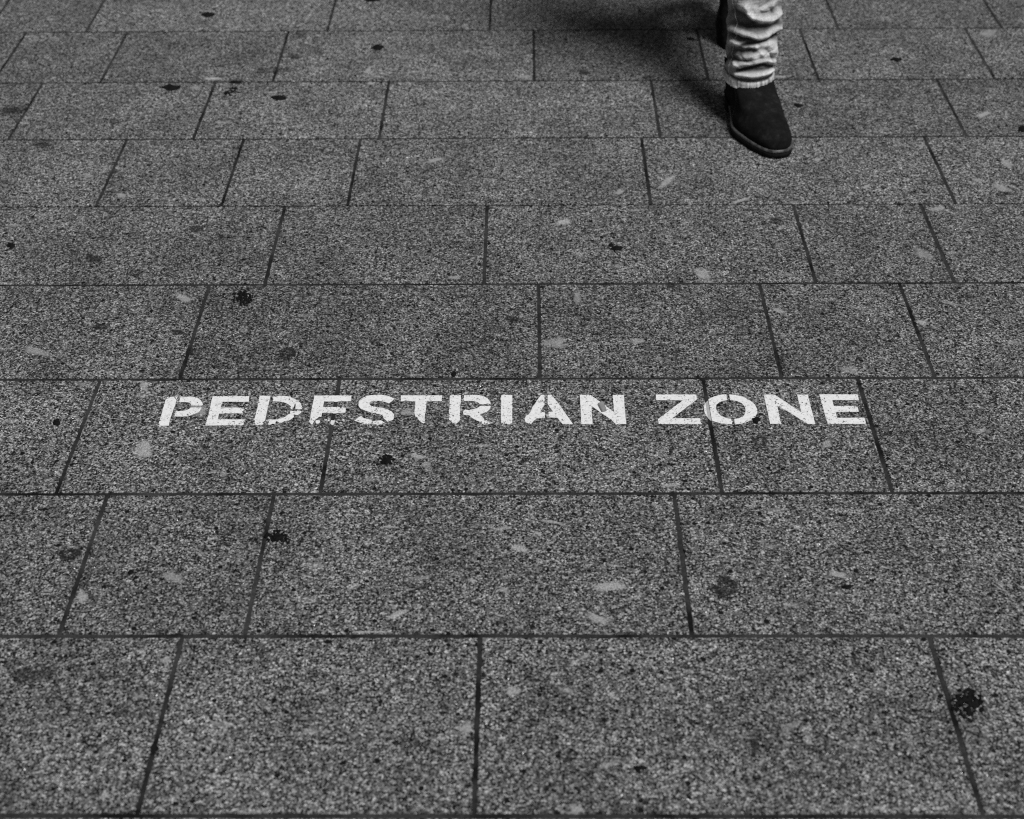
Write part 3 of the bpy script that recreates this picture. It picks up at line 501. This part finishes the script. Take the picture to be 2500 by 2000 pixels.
    for sgn in (-1, 1):
        for off in (0.0, 0.003):
            V2 = []; F2 = []
            for a in range(22):
                t = a/21; y = 0.112+off + 0.030*t**1.3; z = 0.092 - 0.088*t
                # nearest ring of the upper at this height
                ks = [s_[0] for s_ in slices]; k = 0
                while k < len(ks)-2 and ks[k+1] < z: k += 1
                f_ = (z-ks[k])/(ks[k+1]-ks[k])
                best = None
                for kk, wgt in ((k, 1-f_), (k+1, f_)):
                    ring = [Vector(V0[kk*n+i]) for i in range(n)]
                    cand = [p for p in ring if (p.x > 0.004) == (sgn > 0)]
                    p = min(cand, key=lambda p: abs(p.y-y)); best = p*wgt if best is None else best + p*wgt
                p = Vector((best.x+sgn*0.0009, y, best.z)); V2 += [p+Vector((0, -0.0006, 0)), p+Vector((sgn*0.0006, 0, 0)), p+Vector((0, 0.0006, 0))]
                if a: q = 3*a; F2 += [(q-3, q-2, q+1, q), (q-2, q-1, q+2, q+1)]
            stitch.append(mesh('seam', V2, F2))
    return upper, sole, welt, heel, panels, stitch
bu, bs, bw_, bh, bp, bst = boot_meshes()
g = N('boot_stitching', 0.8, 0.2); g.col(0.05); STITCH = g.m
def make_boot(loc, yaw, pitch=0.0, pivot_y=0.0, mirror=False):
    M = Matrix.Translation(loc) @ Matrix.Rotation(yaw, 4, 'Z')
    if pitch: M = M @ Matrix.Translation((0, pivot_y, 0.0)) @ Matrix.Rotation(-pitch, 4, 'X') @ Matrix.Translation((0, -pivot_y, 0))
    if mirror: M = M @ Matrix.Diagonal((-1, 1, 1, 1))
    b = plink('boot', bu, SUEDE); b.matrix_parent_inverse = Matrix.Identity(4); b.matrix_basis = Matrix.Translation(-PO) @ M
    for nm, me, mt in (('sole', bs, SOLE), ('welt', bw_, WELT), ('heel', bh, SOLE)):
        o = link(nm, me, mt, b, nm != 'heel')
    for pm in bp: link('elastic_panel', pm, ELASTIC, b, True)
    for pm in bst: link('seam', pm, STITCH, b, True)
    return b
# toe direction (sin th, -cos th): local +y -> world; rotation = pi + th
TH = math.radians(13)
tip = Vector((0.550, 2.804, 0)); heel0 = tip - Vector((math.sin(TH), -math.cos(TH), 0))*(BL_+0.003)
front = make_boot(heel0, math.pi+TH, mirror=True); front['label'] = 'black suede ankle boot planted flat in front'
rear = make_boot(Vector((0.545, 3.665, 0)), math.pi-0.02, math.radians(48), 0.215); rear['label'] = 'rear ankle boot pushing off its toe'

# ---- jeans: one mesh, both legs and the seat, with modelled creases
FOLDS = [  # (polyline in leg-surface units, amplitude m, half width units): + stands out, - goes in
 ([(760, 335), (850, 385), (1000, 410)], -0.0085, 26), ([(870, 458), (1000, 442), (1120, 402), (1250, 335)], -0.0095, 24),
 ([(770, 290), (900, 350), (1010, 385), (1130, 350), (1250, 290)], 0.0060, 42),
 ([(790, 225), (950, 268), (1100, 260), (1250, 222)], -0.0070, 48), ([(930, 140), (1060, 190), (1170, 185), (1250, 120)], 0.0070, 46),
 ([(850, 50), (1000, 85), (1150, 30)], 0.0050, 50), ([(780, 90), (890, 150), (950, 215)], -0.0050, 40), ([(1000, 130), (1130, 90), (1260, 30)], -0.0020, 30),
 ([(780, 415), (900, 475), (1000, 470)], 0.0055, 26), ([(1040, 455), (1150, 430), (1220, 480)], 0.0060, 50),
 ([(790, 505), (880, 530), (1040, 500)], -0.0055, 36), ([(880, 600), (1060, 575), (1190, 520), (1260, 560)], 0.0060, 44), ([(1060, 590), (1160, 520), (1200, 490)], -0.003, 22),
 ([(760, 590), (860, 625), (960, 622)], -0.0065, 30), ([(820, 665), (980, 655), (1110, 630), (1240, 640)], 0.0050, 30),
 ([(850, 728), (960, 706), (1100, 668), (1240, 690)], -0.0085, 22), ([(1040, 722), (1180, 712)], -0.0035, 16),
 ([(840, 765), (1000, 785), (1130, 765), (1240, 725)], 0.0070, 28), ([(770, 790), (900, 815), (1060, 818), (1210, 795)], -0.0060, 20),
 ([(1180, 250), (1240, 240)], 0.002, 60), ([(960, 170), (900, 110), (880, 40)], 0.004, 24), ([(1130, 60), (1180, 130)], -0.003, 20),
 ([(1010, 470), (1090, 560)], 0.003, 20), ([(1120, 500), (1200, 590)], -0.0035, 16), ([(800, 640), (870, 700)], 0.003, 16), ([(1100, 0), (1000, 60)], -0.003, 22), ([(850, 560), (930, 640)], -0.002, 14)]
def dseg(px, py, a, b):
    ax, ay = a; bx, by = b; dx, dy = bx-ax, by-ay; t = max(0, min(1, ((px-ax)*dx+(py-ay)*dy)/(dx*dx+dy*dy)))
    return math.hypot(px-ax-dx*t, py-ay-dy*t)
def fold(u, v_):
    h = 0.0
    for pl, A, W in FOLDS:
        d = min(dseg(u, v_, pl[i], pl[i+1]) for i in range(len(pl)-1))
        if d < 4*W: h += A*(math.exp(-(d/W)**2) if A > 0 else 1.08*math.exp(-(d/W)**1.3))
    return h
def spline(pts, t):
    n = len(pts)-1; i = min(n-1, int(t*n)); f = t*n-i
    g_ = lambda k: pts[max(0, min(n, k))]
    out = []
    for c_ in range(len(pts[0])):
        p0, p1, p2, p3 = g_(i-1)[c_], g_(i)[c_], g_(i+1)[c_], g_(i+2)[c_]
        out.append(0.5*((2*p1)+(-p0+p2)*f+(2*p0-5*p1+4*p2-p3)*f*f+(-p0+3*p1-3*p2+p3)*f**3))
    return out
def leg(V, F, fade_shade, path, zs, na, detail):
    base = len(V); rows = 0
    for z in zs:
        # path is a list of (z, x, y, rx, ry)
        k = 0
        while k < len(path)-2 and path[k+1][0] < z: k += 1
        a, b = path[k], path[k+1]; t = (z-a[0])/(b[0]-a[0]); ts = t*t*(3-2*t) if not detail else t
        x0, y0, rx, ry = [a[q]+(b[q]-a[q])*ts for q in range(1, 5)]
        for i in range(na):
            ph = 2*math.pi*i/na; nx, ny = math.sin(ph), -math.cos(ph)
            x, y = x0+rx*nx, y0+ry*ny
            h = 0.0; fd = 0.5
            zz = z
            if detail and z < 0.40:
                u = 1005+(x-x0)/0.0535*255; v_ = 60.6+0.9245*(930-4981*((z+0.405*y)-1.2938))
                w_ = sm(-0.35, 0.15, -ny)
                hf = fold(u+6*noise.noise(Vector((u*.010, v_*.010, 3))), v_+8*noise.noise(Vector((u*.008, v_*.010, 8))))*w_
                rd = 1-abs(noise.noise(Vector((u*.006, v_*.016, 21)))*2); hf += 0.0009*(rd**4-0.25)*w_; hf *= sm(0.012, 0.034, z-path[0][0])*0.92+0.08
                # free crumpling on sides and back
                q = Vector((math.sin(ph)*1.1, math.cos(ph)*1.1, z*26)); hb = 0.006*noise.noise(q) + 0.004*noise.noise(q*2.1+Vector((5, 1, 2)))
                hs = 0.0014*noise.noise(Vector((math.sin(ph)*5, math.cos(ph)*5, z*55+7))) + 0.0006*noise.noise(Vector((math.sin(ph)*12, math.cos(ph)*12, z*140)))
                h = hf + hb*(1-w_) + hs
                # bulge of slack cloth at the outer back
                dphi = math.atan2(math.sin(ph-1.85), math.cos(ph-1.85)); h += 0.016*math.exp(-(dphi/0.40)**2)*math.exp(-((z-0.207)/0.013)**2)
                # hem band: puckered, flaring a touch, dipping to the front
                fd = 0.47 + hf*64 + hs*30  # crests paler, grooves darker: dye wear with fold light and shade painted in
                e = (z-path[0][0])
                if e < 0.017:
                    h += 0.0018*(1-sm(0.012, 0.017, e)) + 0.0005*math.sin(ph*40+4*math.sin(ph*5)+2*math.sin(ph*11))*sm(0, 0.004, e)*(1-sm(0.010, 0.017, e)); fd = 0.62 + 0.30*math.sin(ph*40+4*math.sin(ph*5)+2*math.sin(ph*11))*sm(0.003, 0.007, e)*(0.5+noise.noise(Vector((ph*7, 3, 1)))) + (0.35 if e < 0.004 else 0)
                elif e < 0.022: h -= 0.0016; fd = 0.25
                zz = z - 0.004*(1-sm(0, 0.06, e))*(-ny) + 0.0
            elif detail:
                q = Vector((math.sin(ph)*1.1, math.cos(ph)*1.1, z*14)); h = 0.006*noise.noise(q)+0.002*noise.noise(q*3)
            else:
                q = Vector((math.sin(ph)*1.1+9, math.cos(ph)*1.1, z*16)); h = 0.006*noise.noise(q)
            V.append((x+nx*h, y+ny*h, zz)); fade_shade.append(max(0, min(1, fd)))
        rows += 1
    for k in range(rows-1):
        for i in range(na):
            j = (i+1) % na; a = base+k*na; F.append((a+i, a+j, a+na+j, a+na+i))
V = []; F = []; fade_shade = []
zs = [0.094+0.0009*i for i in range(330)]; zs += [zs[-1]+0.02*i for i in range(1, 28)]
leg(V, F, fade_shade, [(0.094, 0.508, 3.018, 0.0545, 0.060), (0.15, 0.509, 3.028, 0.0540, 0.060), (0.27, 0.510, 3.058, 0.0600, 0.064), (0.50, 0.530, 3.12, 0.072, 0.078), (0.70, 0.575, 3.21, 0.086, 0.092), (0.93, 0.610, 3.30, 0.095, 0.11)], zs, 220, True)
leg(V, F, fade_shade, [(0.215, 0.530, 3.60, 0.056, 0.060), (0.33, 0.515, 3.565, 0.060, 0.064), (0.50, 0.485, 3.44, 0.074, 0.08), (0.70, 0.450, 3.35, 0.088, 0.095), (0.93, 0.430, 3.30, 0.095, 0.11)], [0.215+0.02*i for i in range(36)], 48, False)
b0 = len(V); na = 48; pel = [(0.80, 0.185, 0.10), (0.86, 0.195, 0.115), (0.93, 0.19, 0.125), (1.00, 0.175, 0.115), (1.05, 0.165, 0.108)]
for z, rx, ry in pel:
    for i in range(na):
        ph = 2*math.pi*i/na; V.append((0.52+rx*math.sin(ph), 3.30-ry*math.cos(ph), z)); fade_shade.append(0.5)
for k in range(len(pel)-1):
    for i in range(na): j = (i+1) % na; F.append((b0+k*na+i, b0+k*na+j, b0+(k+1)*na+j, b0+(k+1)*na+i))
me = mesh('jeans', V, F); at = me.attributes.new('fade_shade', 'FLOAT', 'POINT'); at.data.foreach_set('value', fade_shade)
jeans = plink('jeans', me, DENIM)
# stitched outseam running down the front leg
def ribbon(pts, w_, name, mat, parent):
    V = []; F = []
    for i, p in enumerate(pts):
        V += [p+Vector((-w_, 0, 0)), p+Vector((0, -w_*0.8, 0)), p+Vector((w_, 0, 0))]
        if i: k = 3*i; F += [(k-3, k-2, k+1, k), (k-2, k-1, k+2, k+1)]
    return link(name, mesh(name, V, F), mat, parent, True)
seam_pts = []
na = 220
for k in range(20, 215):
    ph = -1.02 - 0.16*math.sin(k*0.035) ; i = int(round(ph/(2*math.pi)*na)) % na
    fi = (ph/(2*math.pi)*na) % na; i0 = int(fi); ft = fi-i0
    a = Vector(V[k*na+i0 % na]).lerp(Vector(V[k*na+(i0+1) % na]), ft); n_ = Vector((math.sin(ph), -math.cos(ph), 0)); seam_pts.append(a+n_*0.0006)
ribbon(seam_pts, 0.0006, 'seam', THREAD, jeans)

# ---- body: one continuous skinned figure (mostly inside the clothes, above the frame)
def skinned(name, verts, edges, radii, mat, parent, sub=2):
    me = bpy.data.meshes.new(name); me.from_pydata([tuple(Vector(v)) for v in verts], edges, [])
    o = link(name, me, mat, parent)
    if parent is person: o.matrix_parent_inverse = Matrix.Translation(-PO)
    md = o.modifiers.new('skin', 'SKIN'); md.use_smooth_shade = True
    sv = me.skin_vertices[0].data if me.skin_vertices else None
    if sv is None:
        bm = bmesh.new(); bm.from_mesh(me); bm.verts.layers.skin.verify(); bm.to_mesh(me); bm.free(); sv = me.skin_vertices[0].data
    for i, r_ in enumerate(radii): sv[i].radius = r_ if isinstance(r_, tuple) else (r_, r_)
    sv[0].use_root = True
    md2 = o.modifiers.new('sub', 'SUBSURF'); md2.levels = sub; md2.render_levels = sub
    return o
bv = [(.52, 3.30, .96), (.52, 3.30, 1.12), (.52, 3.29, 1.30), (.52, 3.29, 1.42), (.52, 3.28, 1.49), (.52, 3.26, 1.56), (.52, 3.255, 1.63), (.52, 3.265, 1.70),
      (.60, 3.29, .90), (.53, 3.12, .50), (.509, 3.035, .15), (.512, 3.01, .085), (.525, 2.94, .055),
      (.44, 3.29, .90), (.485, 3.45, .50), (.535, 3.60, .30), (.54, 3.58, .20), (.545, 3.54, .13),
      (.69, 3.29, 1.40), (.74, 3.36, 1.12), (.70, 3.22, .94), (.35, 3.29, 1.40), (.30, 3.26, 1.12), (.34, 3.15, .95)]
be = [(0, 1), (1, 2), (2, 3), (3, 4), (4, 5), (5, 6), (6, 7), (0, 8), (8, 9), (9, 10), (10, 11), (11, 12), (0, 13), (13, 14), (14, 15), (15, 16), (16, 17), (3, 18), (18, 19), (19, 20), (3, 21), (21, 22), (22, 23)]
br_ = [(.13, .09), (.12, .085), (.13, .09), (.11, .08), .05, (.062, .07), (.075, .092), (.070, .085), .075, .045, .03, .025, .018, .075, .045, .03, .025, .018, .045, .038, .03, .045, .038, .03]
body = skinned('body', bv, be, br_, SKIN, person)
jv = [(.52, 3.30, .93), (.52, 3.28, .56), (.52, 3.30, 1.12), (.52, 3.29, 1.30), (.52, 3.29, 1.42), (.52, 3.285, 1.47), (.69, 3.29, 1.40), (.745, 3.36, 1.12), (.69, 3.20, .96), (.35, 3.29, 1.40), (.295, 3.26, 1.12), (.35, 3.13, .97)]
shadow_coat = skinned('shadow_coat', jv, [(0, 1), (0, 2), (2, 3), (3, 4), (4, 5), (4, 6), (6, 7), (7, 8), (4, 9), (9, 10), (10, 11)], [(.21, .16), (.24, .21), (.175, .13), (.17, .125), (.13, .1), .07, .065, .055, .05, .065, .055, .05], WOOL, person)  # unseen coat, made long and wide to deepen the shadow around the legs
hv = []; hf = []
for a in range(9):
    for b in range(24):
        th = a/8*1.75; ph = 2*math.pi*b/24; rr = 0.108*math.sin(th); z = 1.675+0.115*math.cos(th)
        if a > 4 and math.cos(ph) > 0.35: z += 0.05*(a-4)/4
        hv.append((.52+rr*math.sin(ph)*0.9, 3.275-rr*math.cos(ph), z))
for a in range(8):
    for b in range(24): j = (b+1) % 24; hf.append((a*24+b, a*24+j, (a+1)*24+j, (a+1)*24+b))
plink('hair', mesh('hair', hv, hf), HAIR)

# simple facial features, above the frame
def lump(name, c, rx, ry, rz, mat):
    bm = bmesh.new(); bmesh.ops.create_uvsphere(bm, u_segments=14, v_segments=10, radius=1.0)
    for vv in bm.verts: vv.co = Vector((c[0]+vv.co.x*rx, c[1]+vv.co.y*ry, c[2]+vv.co.z*rz))
    me = bpy.data.meshes.new(name); bm.to_mesh(me); bm.free(); return plink(name, me, mat)
g = N('eye_white', 0.3, 0.5); g.col(0.6); EYE = g.m
g = N('lips', 0.5, 0.4); g.col(0.18); LIP = g.m
for sx in (-1, 1):
    lump('eye', (.52+sx*.030, 3.178, 1.645), .012, .008, .008, EYE); lump('ear', (.52+sx*.076, 3.265, 1.63), .008, .018, .030, SKIN)
lump('nose', (.52, 3.166, 1.615), .012, .018, .024, SKIN); lump('mouth', (.52, 3.178, 1.575), .022, .008, .007, LIP)
